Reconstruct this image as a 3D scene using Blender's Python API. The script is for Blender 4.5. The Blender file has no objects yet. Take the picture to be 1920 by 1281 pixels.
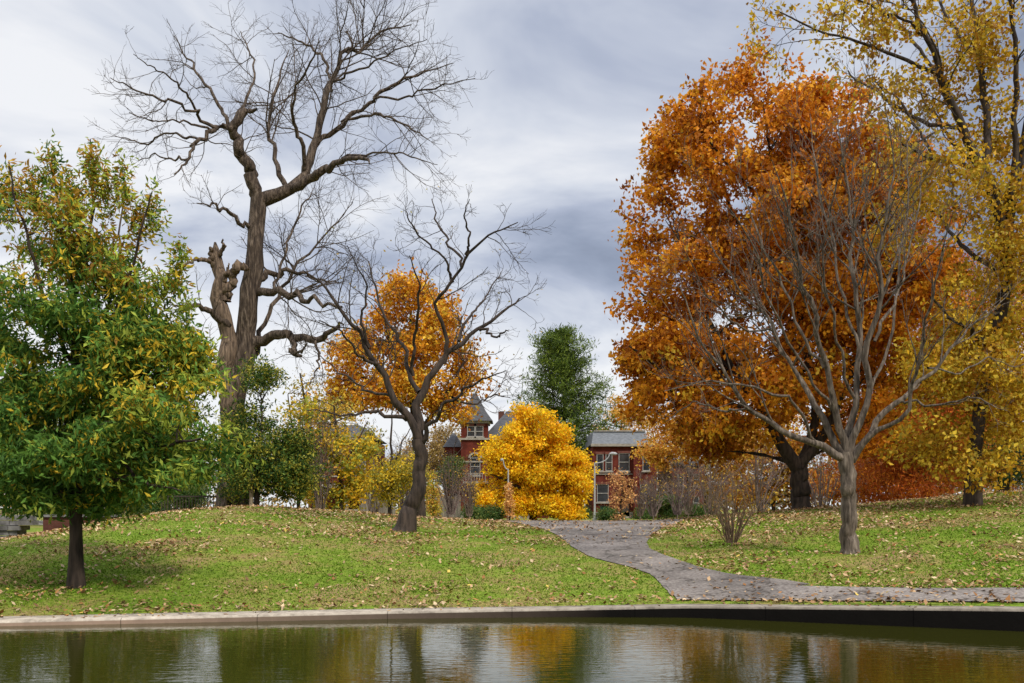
import bpy, math, numpy as np
from mathutils import Vector
rng=np.random.default_rng(7)
F=1867.0; HP=955.0; CZ=2.2
scene=bpy.context.scene
col=scene.collection
# ------------------------------------------------------------ terrain
SX=np.array([-60,-20,-9.6,-2.4,1.0,3.6,9.2,20,60.]); SY=np.array([16,17.4,18.7,20.0,20.3,20.2,17.9,15,14.])
KX=np.array([-60,-9.6,-2.4,1,3.6,9.2,60]); KT=np.array([.09,.10,.14,.17,.23,.40,.44])
CX=np.array([-60,-20.6,-16.3,-14,-12,-7.7,-3.4,0,6.2,9.4,13.7,20.6,60]); CZZ=np.array([.6,.75,1.45,1.9,2.35,2.15,1.80,1.68,1.68,2.0,2.3,2.95,3.3])
def shore(x): return (np.interp(x-.2,SX,SY)+np.interp(x+.2,SX,SY)+np.interp(x,SX,SY))/3
def ktop(x): return np.interp(x,KX,KT)
def kwid(x): return np.interp(x,[-8,2],[.88,.56])
def crest(x): return sum(np.interp(x+o,CX,CZZ) for o in (-1.6,-.8,0,.8,1.6))/5
def sstep(a,b,v):
    t=np.clip((v-a)/(b-a),0,1); return t*t*(3-2*t)
def ground(x,y):
    x=np.asarray(x,float); y=np.asarray(y,float)
    y0=shore(x)+kwid(x); k=ktop(x); c=crest(x)
    t=np.clip((y-y0)/(40-y0),0,1)
    z=k+(c-k)*np.sin(t*np.pi/2)
    z=z+(1.2-c)*sstep(41,58,y)
    z=z+(np.sin(x*1.3+y*.7)*np.sin(y*.9-x*.4))*.03*sstep(0,3,y-y0)*(1-sstep(45,60,y))
    return z
# ------------------------------------------------------------ helpers
def nt(name):
    m=bpy.data.materials.new(name); m.use_nodes=True
    n=m.node_tree; n.nodes.clear()
    return m,n,n.nodes,n.links
def N(nodes,t,**k):
    o=nodes.new(t)
    for a,b in k.items(): setattr(o,a,b)
    return o
def ramp(nodes,stops,interp='LINEAR'):
    r=nodes.new('ShaderNodeValToRGB'); e=r.color_ramp.elements
    r.color_ramp.interpolation=interp
    e[0].position=stops[0][0]; e[0].color=(*stops[0][1],1)
    e[1].position=stops[-1][0]; e[1].color=(*stops[-1][1],1)
    for p,c in stops[1:-1]:
        q=e.new(p); q.color=(*c,1)
    return r
def noise_mat(name,stops,scale=4,rough=.85,bump=.4,bdist=.02,stretch=(1,1,1),detail=6,scale2=None,amt2=.5,spec=.3,metal=0,cracks=0):
    m,n,nd,ln=nt(name)
    tc=N(nd,'ShaderNodeTexCoord'); mp=N(nd,'ShaderNodeMapping'); mp.inputs['Scale'].default_value=stretch
    ln.new(tc.outputs['Object'],mp.inputs['Vector'])
    t=N(nd,'ShaderNodeTexNoise'); t.inputs['Scale'].default_value=scale; t.inputs['Detail'].default_value=detail
    ln.new(mp.outputs[0],t.inputs['Vector'])
    r=ramp(nd,stops); ln.new(t.outputs['Fac'],r.inputs[0])
    c=r.outputs[0]
    if scale2:
        t2=N(nd,'ShaderNodeTexNoise'); t2.inputs['Scale'].default_value=scale2; t2.inputs['Detail'].default_value=3
        ln.new(tc.outputs['Object'],t2.inputs['Vector'])
        r2=ramp(nd,[(.3,(1-amt2,)*3),(.7,(1+amt2,)*3)]); ln.new(t2.outputs['Fac'],r2.inputs[0])
        mx=N(nd,'ShaderNodeMixRGB',blend_type='MULTIPLY'); mx.inputs[0].default_value=1
        ln.new(c,mx.inputs[1]); ln.new(r2.outputs[0],mx.inputs[2]); c=mx.outputs[0]
    if cracks:
        dv=N(nd,'ShaderNodeTexNoise'); dv.inputs['Scale'].default_value=2.5; ln.new(tc.outputs['Object'],dv.inputs['Vector'])
        va=N(nd,'ShaderNodeVectorMath',operation='ADD'); ln.new(tc.outputs['Object'],va.inputs[0]); ln.new(dv.outputs['Color'],va.inputs[1])
        vo=N(nd,'ShaderNodeTexVoronoi',feature='DISTANCE_TO_EDGE'); vo.inputs['Scale'].default_value=cracks; ln.new(va.outputs[0],vo.inputs['Vector'])
        rc=ramp(nd,[(0,(.35,.33,.3)),(.035,(1,1,1))]); ln.new(vo.outputs[0],rc.inputs[0])
        mx=N(nd,'ShaderNodeMixRGB',blend_type='MULTIPLY'); mx.inputs[0].default_value=1
        ln.new(c,mx.inputs[1]); ln.new(rc.outputs[0],mx.inputs[2]); c=mx.outputs[0]
    b=N(nd,'ShaderNodeBsdfPrincipled'); b.inputs['Roughness'].default_value=rough; b.inputs['Specular IOR Level'].default_value=spec
    b.inputs['Metallic'].default_value=metal
    ln.new(c,b.inputs['Base Color'])
    if bump:
        bp=N(nd,'ShaderNodeBump'); bp.inputs['Strength'].default_value=bump; bp.inputs['Distance'].default_value=bdist
        ln.new(t.outputs['Fac'],bp.inputs['Height']); ln.new(bp.outputs[0],b.inputs['Normal'])
    o=N(nd,'ShaderNodeOutputMaterial'); ln.new(b.outputs[0],o.inputs[0])
    return m
def fast_mesh(name,V,Fc,C=None,smooth=False):
    V=np.ascontiguousarray(V,dtype=np.float32); Fc=np.ascontiguousarray(Fc,dtype=np.int32)
    me=bpy.data.meshes.new(name); k=Fc.shape[1]
    me.vertices.add(len(V)); me.vertices.foreach_set('co',V.ravel())
    me.loops.add(Fc.size); me.loops.foreach_set('vertex_index',Fc.ravel())
    me.polygons.add(len(Fc)); me.polygons.foreach_set('loop_start',np.arange(0,Fc.size,k,dtype=np.int32))
    if smooth: me.polygons.foreach_set('use_smooth',np.ones(len(Fc),dtype=bool))
    me.update(calc_edges=True)
    if C is not None:
        a=me.color_attributes.new('Col','FLOAT_COLOR','POINT')
        c4=np.ones((len(V),4),dtype=np.float32); c4[:,:3]=C; a.data.foreach_set('color',c4.ravel())
    return me
def thing(name,label,cat,loc,group=None):
    e=bpy.data.objects.new(name,None); e.empty_display_size=.3; e.location=loc; col.objects.link(e)
    e['label']=label; e['category']=cat
    if group: e['group']=group
    return e
def part(name,me,parent,mat,label=None):
    o=bpy.data.objects.new(name,me); col.objects.link(o)
    if mat: me.materials.append(mat)
    if parent: o.parent=parent
    if label: o['label']=label
    return o
def off(V,root): return np.asarray(V,float)-np.array(root.location)
def structure(name,me,mat):
    o=bpy.data.objects.new(name,me); col.objects.link(o); me.materials.append(mat); o['kind']='structure'; return o
def boxes(lst):
    V=[];Fc=[]
    for (x0,x1,y0,y1,z0,z1) in lst:
        b=len(V)
        V+=[(x0,y0,z0),(x1,y0,z0),(x1,y1,z0),(x0,y1,z0),(x0,y0,z1),(x1,y0,z1),(x1,y1,z1),(x0,y1,z1)]
        Fc+=[(b,b+3,b+2,b+1),(b+4,b+5,b+6,b+7),(b,b+1,b+5,b+4),(b+1,b+2,b+6,b+5),(b+2,b+3,b+7,b+6),(b+3,b,b+4,b+7)]
    return V,Fc
def pymesh(name,V,Fc):
    me=bpy.data.meshes.new(name); me.from_pydata([tuple(v) for v in V],[],Fc); me.update(); return me
def boxpart(name,lst,parent,mat,label=None):
    V,Fc=boxes(lst); V=off(V,parent); return part(name,pymesh(name,V,Fc),parent,mat,label)
def norm(v): return v/np.maximum(np.linalg.norm(v,axis=-1,keepdims=True),1e-9)
def tubes(P,R,k):
    B,n,_=P.shape
    T=np.gradient(P,axis=1); T=norm(T)
    mT=norm(P[:,-1]-P[:,0]); ref=np.zeros((B,3)); ref[np.arange(B),np.argmin(np.abs(mT),axis=1)]=1
    U=norm(np.cross(T,ref[:,None,:])); Wv=np.cross(T,U)
    a=np.arange(k)*2*np.pi/k
    V=P[:,:,None,:]+R[:,:,None,None]*(U[:,:,None,:]*np.cos(a)[None,None,:,None]+Wv[:,:,None,:]*np.sin(a)[None,None,:,None])
    base=(np.arange(B)*n*k)[:,None,None]+(np.arange(n-1)*k)[None,:,None]
    i=np.arange(k)[None,None,:]; j=(np.arange(k)+1)%k; j=j[None,None,:]
    Fc=np.stack([base+i,base+j,base+k+j,base+k+i],-1).reshape(-1,4)
    return V.reshape(-1,3),Fc
def tubemesh(name,batches,root):
    Vs=[];Fs=[];o=0
    for P,R,k in batches:
        V,f=tubes(P,R,k); Vs.append(V); Fs.append(f+o); o+=len(V)
    return fast_mesh(name,off(np.concatenate(Vs),root),np.concatenate(Fs),smooth=True)
def resample(p,r,n):
    p=np.asarray(p,float); r=np.asarray(r,float)
    s=np.r_[0,np.cumsum(np.linalg.norm(np.diff(p,axis=0),axis=1))]; q=np.linspace(0,s[-1],n*4)
    D=np.stack([np.interp(q,s,p[:,i]) for i in range(3)],1); rr=np.interp(q,s,r)
    w=max(3,int(n*4/len(p)*.6))|1; h=w//2
    Dp=np.concatenate([np.repeat(D[:1],h,0)*1.0,D,np.repeat(D[-1:],h,0)])
    S=np.stack([np.convolve(Dp[:,i],np.ones(w)/w,'valid') for i in range(3)],1)
    e=np.minimum(np.arange(len(D)),np.arange(len(D))[::-1])/h; e=np.clip(e,0,1)[:,None]
    S=D*(1-e)+S*e
    k=np.linspace(0,len(D)-1,n).round().astype(int)
    return S[k],rr[k]
class Skel:
    def __init__(s,Y,n=18,seed=1,rs=1.): s.Y=Y; s.n=n; s.P=[]; s.R=[]; s.px=[]; s.rg=np.random.default_rng(seed); s.rs=rs
    def add(s,pts,dep=0.,jit=0.05):
        a=np.array(pts,float); m=len(a)
        if s.px:
            L=np.concatenate(s.px); d0=L[np.argmin((L[:,0]-a[0,0])**2+(L[:,1]-a[0,1])**2),2]; a[:,2]*=s.rs
        else: d0=0.
        cl=np.r_[0,np.cumsum(np.linalg.norm(np.diff(a[:,:2],axis=0),axis=1))]; t=cl/cl[-1]
        d=d0+(dep-d0)*t**1.2 if s.px else np.zeros(m)
        YY=s.Y+d; k=YY/F
        p=np.stack([(a[:,0]-960)*k,YY,CZ+(HP-a[:,1])*k],1); r=a[:,2]*k
        if not s.px: p[0,2]=float(ground(p[0,0],p[0,1]))-.15
        P,R=resample(p,r,s.n)
        J=s.rg.normal(0,1,P.shape); J=(J+np.roll(J,1,0))*.5; J[0]=0
        if not s.px: J[:4]*=.3
        P=P+J*np.minimum(R*1.8,jit)[:,None]; R=R*(1+.045*s.rg.normal(0,1,R.shape).clip(-1.5,1.5))
        s.P.append(P); s.R.append(R)
        dd=P[:,1]-s.Y; s.px.append(np.stack([960+P[:,0]/P[:,1]*F,HP-(P[:,2]-CZ)/P[:,1]*F,dd],1))
    def arr(s): return np.array(s.P),np.array(s.R)
    def foot(s): 
        p=s.P[0][0]; return (p[0],p[1],float(ground(p[0],p[1])))
def flare(sk):
    R=sk.R[0]; R[0]*=1.3; R[1]*=1.08
def grow(P,R,dens,lr,ang,tmin,n,trop,wob,rs,rmin,lmin,lmax,rg):
    B,n0,_=P.shape
    L=np.linalg.norm(np.diff(P,axis=1),axis=2).sum(1)
    cnt=np.maximum(1,np.round(L*dens*rg.uniform(.7,1.3,B)*(1-tmin))).astype(int)
    idx=np.repeat(np.arange(B),cnt); M=len(idx)
    t=rg.uniform(tmin,1,M)**.85; f=t*(n0-1)*.999; i=f.astype(int); w=(f-i)[:,None]
    p=P[idx,i]*(1-w)+P[idx,i+1]*w; T=norm(P[idx,i+1]-P[idx,i]); r0=R[idx,i]*(1-w[:,0])+R[idx,i+1]*w[:,0]
    q=rg.normal(0,1,(M,3)); q=norm(q-(q*T).sum(1,keepdims=True)*T)
    a=rg.normal(ang,.2,M)[:,None]; d=np.cos(a)*T+np.sin(a)*q
    ln=np.clip(L[idx]*lr*rg.uniform(.5,1.25,M)*(1.15-.6*t),lmin,lmax)
    out=[p]; step=(ln/(n-1))[:,None]
    for j in range(n-1):
        d=norm(d+rg.normal(0,wob,(M,3))+np.array([0,0,trop])); p=p+d*step; out.append(p)
    Pn=np.stack(out,1); rb=np.clip(np.minimum(r0*rs,ln*.012),rmin,None)
    Rn=rb[:,None]*np.linspace(1,.35,n)[None,:]; Rn=np.maximum(Rn,rmin*.7)
    return Pn,Rn
# leaves ------------------------------------------------------------
def leafgeo(c,m,sig,size,asp,pal,wfn,droop,rg,flat=.75,mixp=.35,jit=.25):
    Nc=len(c); pos=np.repeat(c,m,0)+rg.normal(0,1,(Nc*m,3))*np.array([sig,sig,sig*flat])
    M=len(pos); pal=np.array(pal,float); K=len(pal)
    def pick(p):
        w=wfn(p) if wfn is not None else np.ones((len(p),K))
        w=np.cumsum(w/w.sum(1,keepdims=True),1); u=rg.uniform(0,1,(len(p),1)); return np.minimum((u>w).sum(1),K-1)
    ci=np.repeat(pick(c),m); li=pick(pos); s=rg.uniform(0,1,M)<mixp; ci[s]=li[s]
    C=pal[ci]*rg.uniform(1-jit,1+jit,(M,1))*np.repeat(rg.uniform(.8,1.2,(Nc,1)),m,0)
    a=rg.normal(0,1,(M,3)); a[:,2]-=droop; a=norm(a); b=norm(np.cross(a,rg.normal(0,1,(M,3))))
    Lh=(size*rg.uniform(.6,1.35,M))[:,None]
    nn=np.cross(a,b)*Lh*.08
    V=np.stack([pos,pos+a*Lh*.5+b*Lh*asp*.5+nn,pos+a*Lh-nn,pos+a*Lh*.5-b*Lh*asp*.5+nn],1).reshape(-1,3)
    Fc=np.arange(M*4).reshape(-1,4)
    return V,Fc,np.repeat(C,4,0)
def blobpts(Y,blobs,n,rg,shell=.45,nb=0,bs=.5,bflat=.6):
    b=np.array([tuple(q)+(1.,)*(7-len(q)) for q in blobs],float); k=(Y+b[:,4])/F
    c=np.stack([(b[:,0]-960)*k,Y+b[:,4],CZ+(HP-b[:,1])*k],1); r=np.stack([b[:,2]*k,b[:,5],b[:,3]*k],1)
    w=(r.prod(1))**.7*b[:,6]; w/=w.sum()
    q=nb if nb else n
    i=rg.choice(len(b),q,p=w); d=norm(rg.normal(0,1,(q,3))); u=rg.uniform(0,1,(q,1))**shell
    p=c[i]+d*u*r[i]
    if nb:
        sz=rg.uniform(.45,1.45,nb); ww=sz**2; j=rg.choice(nb,n,p=ww/ww.sum())
        g=norm(rg.normal(0,1,(n,3)))*(rg.uniform(0,1,(n,1))**.5)*1.6
        g[:,2]=g[:,2]*bflat-.12*(g[:,0]**2+g[:,1]**2)*.5
        p=p[j]+g*(sz[j]*bs)[:,None]
    return p
def leafmat(name,trans=.35,rough=.6,spec=.2):
    m,n,nd,ln=nt(name)
    a=N(nd,'ShaderNodeVertexColor',layer_name='Col')
    b=N(nd,'ShaderNodeBsdfPrincipled'); b.inputs['Roughness'].default_value=rough; b.inputs['Specular IOR Level'].default_value=spec
    ln.new(a.outputs[0],b.inputs['Base Color'])
    t=N(nd,'ShaderNodeBsdfTranslucent'); ln.new(a.outputs[0],t.inputs['Color'])
    mx=N(nd,'ShaderNodeMixShader'); mx.inputs[0].default_value=trans; ln.new(b.outputs[0],mx.inputs[1]); ln.new(t.outputs[0],mx.inputs[2])
    o=N(nd,'ShaderNodeOutputMaterial'); ln.new(mx.outputs[0],o.inputs[0]); return m
LEAF=leafmat('leaf',.38); LITTER=leafmat('litter',.05,.8,.1); GRASSB=leafmat('grass_blade',.25,.7,.05)
BARK=noise_mat('bark_grey_brown',[(.3,(.020,.013,.009)),(.52,(.08,.056,.038)),(.72,(.20,.15,.11))],scale=12,stretch=(1,1,.16),bump=1,bdist=.12)
BARKD=noise_mat('bark_dark',[(.3,(.014,.010,.007)),(.7,(.075,.052,.038))],scale=9,stretch=(1,1,.2),bump=.9,bdist=.04)
BARKG=noise_mat('bark_pale',[(.3,(.035,.026,.018)),(.55,(.13,.10,.073)),(.75,(.28,.225,.17))],scale=14,stretch=(1,1,.15),bump=1,bdist=.07)
SNAG=noise_mat('dead_wood',[(.3,(.035,.023,.016)),(.7,(.25,.175,.115))],scale=11,stretch=(1,1,.1),bump=1,bdist=.14)

def tree_obj(name,label,cat,sk,barkmat,twigs,leafV=None,group=None,trunkk=12):
    flare(sk); P,R=sk.arr(); root=thing(name,label,cat,sk.foot(),group)
    if leafV is not None:
        part('trunk',tubemesh('trunk',[(P,R,trunkk)]+list(twigs),root),root,barkmat)
        V,Fc,C=leafV; part('crown',fast_mesh('crown',off(V,root),Fc,C),root,LEAF)
    else:
        part('trunk',tubemesh('trunk',[(P,R,trunkk)],root),root,barkmat)
        part('crown',tubemesh('crown',twigs,root),root,barkmat)
    return root
def limbs_to(sk,pts,rg,n=9,rmin=.008):
    P,R=sk.arr(); A=P[:,3:].reshape(-1,3); Ar=R[:,3:].reshape(-1)
    out=[];ro=[]
    for p in pts:
        d=np.linalg.norm(A-p,axis=1)+np.maximum(0,(A[:,2]-p[2]))*1.5
        i=np.argmin(d); a=A[i]; t=np.linspace(0,1,n)[:,None]
        mid=a*(1-t)+p*t; L=np.linalg.norm(p-a)
        mid[:,2]+=(np.sin(t*np.pi)*L*.08)[:,0]; mid+=np.sin(t*np.pi)*rg.normal(0,.04,(n,3))*L
        out.append(mid); rb=min(Ar[i]*.6,L*.016+.006); ro.append(np.linspace(rb,rmin,n))
    return np.array(out),np.array(ro)
def cat3(*L):
    o=0;V=[];Fc=[];C=[]
    for a,b,c in L: V.append(a);Fc.append(b+o);C.append(c);o+=len(a)
    return np.concatenate(V),np.concatenate(Fc),np.concatenate(C)

# ============================================================ ground
gm,n_,nd,ln=nt('lawn')
tc=N(nd,'ShaderNodeTexCoord')
t1=N(nd,'ShaderNodeTexNoise',); t1.inputs['Scale'].default_value=.45; t1.inputs['Detail'].default_value=5; t1.inputs['Roughness'].default_value=.65
t2=N(nd,'ShaderNodeTexNoise'); t2.inputs['Scale'].default_value=9; t2.inputs['Detail'].default_value=6; t2.inputs['Roughness'].default_value=.7
ln.new(tc.outputs['Object'],t1.inputs['Vector']); ln.new(tc.outputs['Object'],t2.inputs['Vector'])
r1=ramp(nd,[(.30,(.12,.20,.018)),(.46,(.18,.24,.032)),(.56,(.26,.22,.065)),(.67,(.30,.20,.10))]); ln.new(t1.outputs[0],r1.inputs[0])
r2=ramp(nd,[(.3,(.45,.45,.45)),(.7,(1.35,1.35,1.35))]); ln.new(t2.outputs[0],r2.inputs[0])
mx=N(nd,'ShaderNodeMixRGB',blend_type='MULTIPLY'); mx.inputs[0].default_value=1; ln.new(r1.outputs[0],mx.inputs[1]); ln.new(r2.outputs[0],mx.inputs[2])
b=N(nd,'ShaderNodeBsdfPrincipled'); b.inputs['Roughness'].default_value=.95; b.inputs['Specular IOR Level'].default_value=.05
ln.new(mx.outputs[0],b.inputs['Base Color'])
bp=N(nd,'ShaderNodeBump'); bp.inputs['Strength'].default_value=.6; bp.inputs['Distance'].default_value=.05; ln.new(t2.outputs[0],bp.inputs['Height']); ln.new(bp.outputs[0],b.inputs['Normal'])
o=N(nd,'ShaderNodeOutputMaterial'); ln.new(b.outputs[0],o.inputs[0])
xs=np.r_[-2500,-1200,-600,-300,-150,-90,-60,np.arange(-40,40.1,.4),60,90,150,300,600,1200,2500]
offs=np.r_[-600,-100,-40,-10,.2,.4,.6,.95,np.arange(1.3,42,.4),np.arange(43,60,2),70,90,120,160,250,500,1000,3000]
XX,OO=np.meshgrid(xs,offs); YY=shore(XX)+OO
ZZ=ground(XX,YY); ZZ=np.where(OO<.3,-.9,ZZ); ZZ=np.where((OO>.3)&(OO<kwid(XX)),ktop(XX)-.06,ZZ)
nr,nc=XX.shape; I=np.arange(nr*nc).reshape(nr,nc)
Fc=np.stack([I[:-1,:-1],I[:-1,1:],I[1:,1:],I[1:,:-1]],-1).reshape(-1,4)
structure('ground',fast_mesh('ground',np.stack([XX,YY,ZZ],-1).reshape(-1,3),Fc,smooth=True),gm)
# pond kerb
kx=np.arange(-60,60.01,.3); ky=shore(kx); kt=ktop(kx); kwd=kwid(kx)
prof=[(0,-.8,0),(0,-.04,1),(.05,.004,1),(.95,.004,1),(1,-.03,1),(1,-.5,1)]
V=[]
for o_,dz,rel in prof:
    z=kt+dz if rel else np.full_like(kt,-.8)
    V.append(np.stack([kx,ky+o_*kwd,z],1))
V=np.stack(V,1); m_=len(prof); I=np.arange(len(kx)*m_).reshape(len(kx),m_)
Fc=np.stack([I[:-1,:-1],I[1:,:-1],I[1:,1:],I[:-1,1:]],-1).reshape(-1,4)
km,n_,nd,ln=nt('kerb_concrete')
tc=N(nd,'ShaderNodeTexCoord'); t=N(nd,'ShaderNodeTexNoise'); t.inputs['Scale'].default_value=3; t.inputs['Detail'].default_value=8; t.inputs['Roughness'].default_value=.7
ln.new(tc.outputs['Object'],t.inputs['Vector'])
sp=N(nd,'ShaderNodeSeparateXYZ'); ln.new(tc.outputs['Object'],sp.inputs[0])
r=ramp(nd,[(.3,(.12,.10,.08)),(.5,(.28,.24,.19)),(.7,(.40,.35,.28))]); ln.new(t.outputs[0],r.inputs[0])
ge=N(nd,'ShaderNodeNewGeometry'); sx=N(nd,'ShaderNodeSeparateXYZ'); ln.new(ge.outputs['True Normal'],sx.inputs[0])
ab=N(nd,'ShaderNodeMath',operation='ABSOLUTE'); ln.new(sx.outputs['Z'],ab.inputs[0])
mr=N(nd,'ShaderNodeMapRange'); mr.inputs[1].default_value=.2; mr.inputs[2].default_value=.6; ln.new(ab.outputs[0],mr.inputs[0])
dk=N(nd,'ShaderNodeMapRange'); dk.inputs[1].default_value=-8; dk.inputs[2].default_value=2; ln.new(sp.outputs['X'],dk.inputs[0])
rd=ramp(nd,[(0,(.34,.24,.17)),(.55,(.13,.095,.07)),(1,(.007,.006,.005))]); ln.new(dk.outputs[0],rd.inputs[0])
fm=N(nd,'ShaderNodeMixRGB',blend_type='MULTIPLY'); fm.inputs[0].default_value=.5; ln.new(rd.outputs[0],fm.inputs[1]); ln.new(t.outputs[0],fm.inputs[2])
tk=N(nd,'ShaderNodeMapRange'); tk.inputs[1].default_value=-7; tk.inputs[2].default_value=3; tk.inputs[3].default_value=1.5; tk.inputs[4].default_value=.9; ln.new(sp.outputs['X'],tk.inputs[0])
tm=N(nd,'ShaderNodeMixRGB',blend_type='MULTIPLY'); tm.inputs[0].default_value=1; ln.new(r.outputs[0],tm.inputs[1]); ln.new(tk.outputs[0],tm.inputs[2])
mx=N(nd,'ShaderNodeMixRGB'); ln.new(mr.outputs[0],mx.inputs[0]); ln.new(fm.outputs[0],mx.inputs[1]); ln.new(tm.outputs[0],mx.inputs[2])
jm=N(nd,'ShaderNodeMath',operation='PINGPONG'); jm.inputs[1].default_value=1.25; ln.new(sp.outputs['X'],jm.inputs[0])
jl=N(nd,'ShaderNodeMath',operation='GREATER_THAN'); jl.inputs[1].default_value=.008; ln.new(jm.outputs[0],jl.inputs[0])
jr=ramp(nd,[(0,(.4,.4,.4)),(1,(1,1,1))]); ln.new(jl.outputs[0],jr.inputs[0])
m2=N(nd,'ShaderNodeMixRGB',blend_type='MULTIPLY'); m2.inputs[0].default_value=1; ln.new(mx.outputs[0],m2.inputs[1]); ln.new(jr.outputs[0],m2.inputs[2])
b=N(nd,'ShaderNodeBsdfPrincipled'); b.inputs['Roughness'].default_value=.9; b.inputs['Specular IOR Level'].default_value=.05; ln.new(m2.outputs[0],b.inputs['Base Color'])
bp=N(nd,'ShaderNodeBump'); bp.inputs['Strength'].default_value=.5; bp.inputs['Distance'].default_value=.04; ln.new(t.outputs[0],bp.inputs['Height']); ln.new(bp.outputs[0],b.inputs['Normal'])
o=N(nd,'ShaderNodeOutputMaterial'); ln.new(b.outputs[0],o.inputs[0])
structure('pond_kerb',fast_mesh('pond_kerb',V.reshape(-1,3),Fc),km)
# water
wm,n_,nd,ln=nt('pond_water')
tc=N(nd,'ShaderNodeTexCoord'); mp=N(nd,'ShaderNodeMapping'); mp.inputs['Scale'].default_value=(.45,1.3,1); ln.new(tc.outputs['Object'],mp.inputs[0])
t=N(nd,'ShaderNodeTexNoise'); t.inputs['Scale'].default_value=7.0; t.inputs['Detail'].default_value=2.0; t.inputs['Roughness'].default_value=.5; t.inputs['Distortion'].default_value=.5; ln.new(mp.outputs[0],t.inputs['Vector'])
bp=N(nd,'ShaderNodeBump'); bp.inputs['Strength'].default_value=.4; bp.inputs['Distance'].default_value=.0062; ln.new(t.outputs[0],bp.inputs['Height'])
b=N(nd,'ShaderNodeBsdfPrincipled'); b.inputs['Base Color'].default_value=(.026,.027,.003,1); b.inputs['Roughness'].default_value=.02; b.inputs['IOR'].default_value=1.33; b.inputs['Specular IOR Level'].default_value=.38
b.inputs['Specular Tint'].default_value=(1,.93,.68,1)
ln.new(bp.outputs[0],b.inputs['Normal']); o=N(nd,'ShaderNodeOutputMaterial'); ln.new(b.outputs[0],o.inputs[0])
structure('water',pymesh('water',[(-90,-90,0),(90,-90,0),(90,21.2,0),(-90,21.2,0)],[(0,1,2,3)]),wm)
# paths
asph=noise_mat('old_asphalt',[(.3,(.115,.095,.082)),(.5,(.18,.155,.135)),(.7,(.255,.225,.195))],scale=14,bump=.4,bdist=.01,scale2=.7,amt2=.4,cracks=.55)
PY=np.array([21.6,22.7,24,25,26.3,27.4,29,31,34,36,38,40,44,52,58]); PL=np.array([3.45,3.4,3.4,3.05,2.4,1.9,1.75,1.6,1.1,.5,.0,-.3,-.4,-1,-1.5]); PR=np.array([6.8,5.6,5.0,4.65,4.2,3.95,3.9,4.25,5.1,5.8,6.5,7.0,7.2,8.5,10])
def sm(y,T): return sum(np.interp(y+o,PY,T) for o in (-1,-.6,-.3,0,.3,.6,1))/7
def strip(name,ys,L,R,dz,m=12):
    t=np.linspace(0,1,m)[None,:]; X=L[:,None]*(1-t)+R[:,None]*t; Y=np.repeat(ys[:,None],m,1); Z=ground(X,Y)+dz
    I=np.arange(X.size).reshape(X.shape); f=np.stack([I[:-1,:-1],I[:-1,1:],I[1:,1:],I[1:,:-1]],-1).reshape(-1,4)
    return fast_mesh(name,np.stack([X,Y,Z],-1).reshape(-1,3),f,smooth=True)
ys=np.arange(21.6,58,.12); er=np.random.default_rng(2)
def rough(n): 
    a=er.normal(0,1,n+8); return np.convolve(a,np.ones(7)/7,'valid')[:n]*.06
structure('footpath',strip('footpath',ys,sm(ys,PL)+rough(len(ys)),sm(ys,PR)+rough(len(ys)),.022),asph)
px=np.arange(3.5,40,.15); t=np.linspace(0,1,6)[:,None]
w0=.86+rough(len(px))*.6; w1=np.interp(px,[3.4,5,9,12,40],[2.4,2.5,2.1,2.3,2.3])+rough(len(px))*.7
X=np.repeat(px[None,:],6,0); Yp=shore(X)+w0*(1-t)+w1*t; Z=ground(X,Yp)+.032
I=np.arange(X.size).reshape(X.shape); f=np.stack([I[:-1,:-1],I[:-1,1:],I[1:,1:],I[1:,:-1]],-1).reshape(-1,4)
structure('path',fast_mesh('path',np.stack([X,Yp,Z],-1).reshape(-1,3),f,smooth=True),asph)
road=noise_mat('road_asphalt',[(.3,(.04,.04,.042)),(.7,(.075,.073,.07))],scale=6,bump=.2,bdist=.01)
V,Fc=boxes([(-200,200,64,74,1.0,1.204)]); structure('road',pymesh('road',V,Fc),road)
V,Fc=boxes([(-200,200,74,76.2,1.0,1.33),(-200,200,63,64,1.0,1.3)]); structure('pavement',pymesh('pavement',V,Fc),noise_mat('pavement_concrete',[(.3,(.22,.21,.19)),(.7,(.36,.34,.31))],scale=3))

# grass blades + fallen leaves
def onpath(x,y):
    a=(x>sm(y,PL)+.0)&(x<sm(y,PR)-.0)&(y>21.5)
    o_=y-shore(x); c=(x>3.5)&(o_>.88)&(o_<np.interp(x,[3.4,5,9,12,40],[2.38,2.48,2.08,2.28,2.28]))
    return a|c
def patch(x,y): return np.sin(x*.45+np.sin(y*.5)*1.6+1)*np.sin(y*.7+np.sin(x*.4)*2)
M=190000; y=19+rng.uniform(0,1,M)**1.25*26; x=rng.uniform(-1,1,M)*(y*.58); g=patch(x,y)
edge=np.exp(-((y-shore(x)-.9)/.8)**2)
k=(y>shore(x)+kwid(x)-.03)&~onpath(x,y)&(rng.uniform(0,1,M)>.5*np.clip(g,0,1)+np.where(x>3,.9,.5)*edge); x=x[k];y=y[k];g=g[k];edge=edge[k]; M=len(x); z=ground(x,y)
pal=np.array([(.10,.19,.012),(.165,.275,.020),(.24,.31,.04),(.34,.27,.10)]); u=rng.uniform(0,1,M)*.95+g*.22+.4*edge+.10*sstep(28,36,y)
C=pal[np.clip((u*3.0).astype(int),0,3)]*rng.uniform(.7,1.25,(M,1))
an=rng.uniform(0,6.28,M); d=np.stack([np.cos(an),np.sin(an),0*an],1); h=rng.uniform(.02,.055,M); w=rng.uniform(.011,.026,M)
p=np.stack([x,y,z-.005],1); tip=p+np.stack([rng.normal(0,.03,M),rng.normal(0,.03,M),h],1)
V=np.stack([p-d*w[:,None],p+d*w[:,None],tip],1).reshape(-1,3); me=fast_mesh('grass',V,np.arange(M*3).reshape(-1,3),np.repeat(C,3,0))
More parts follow.
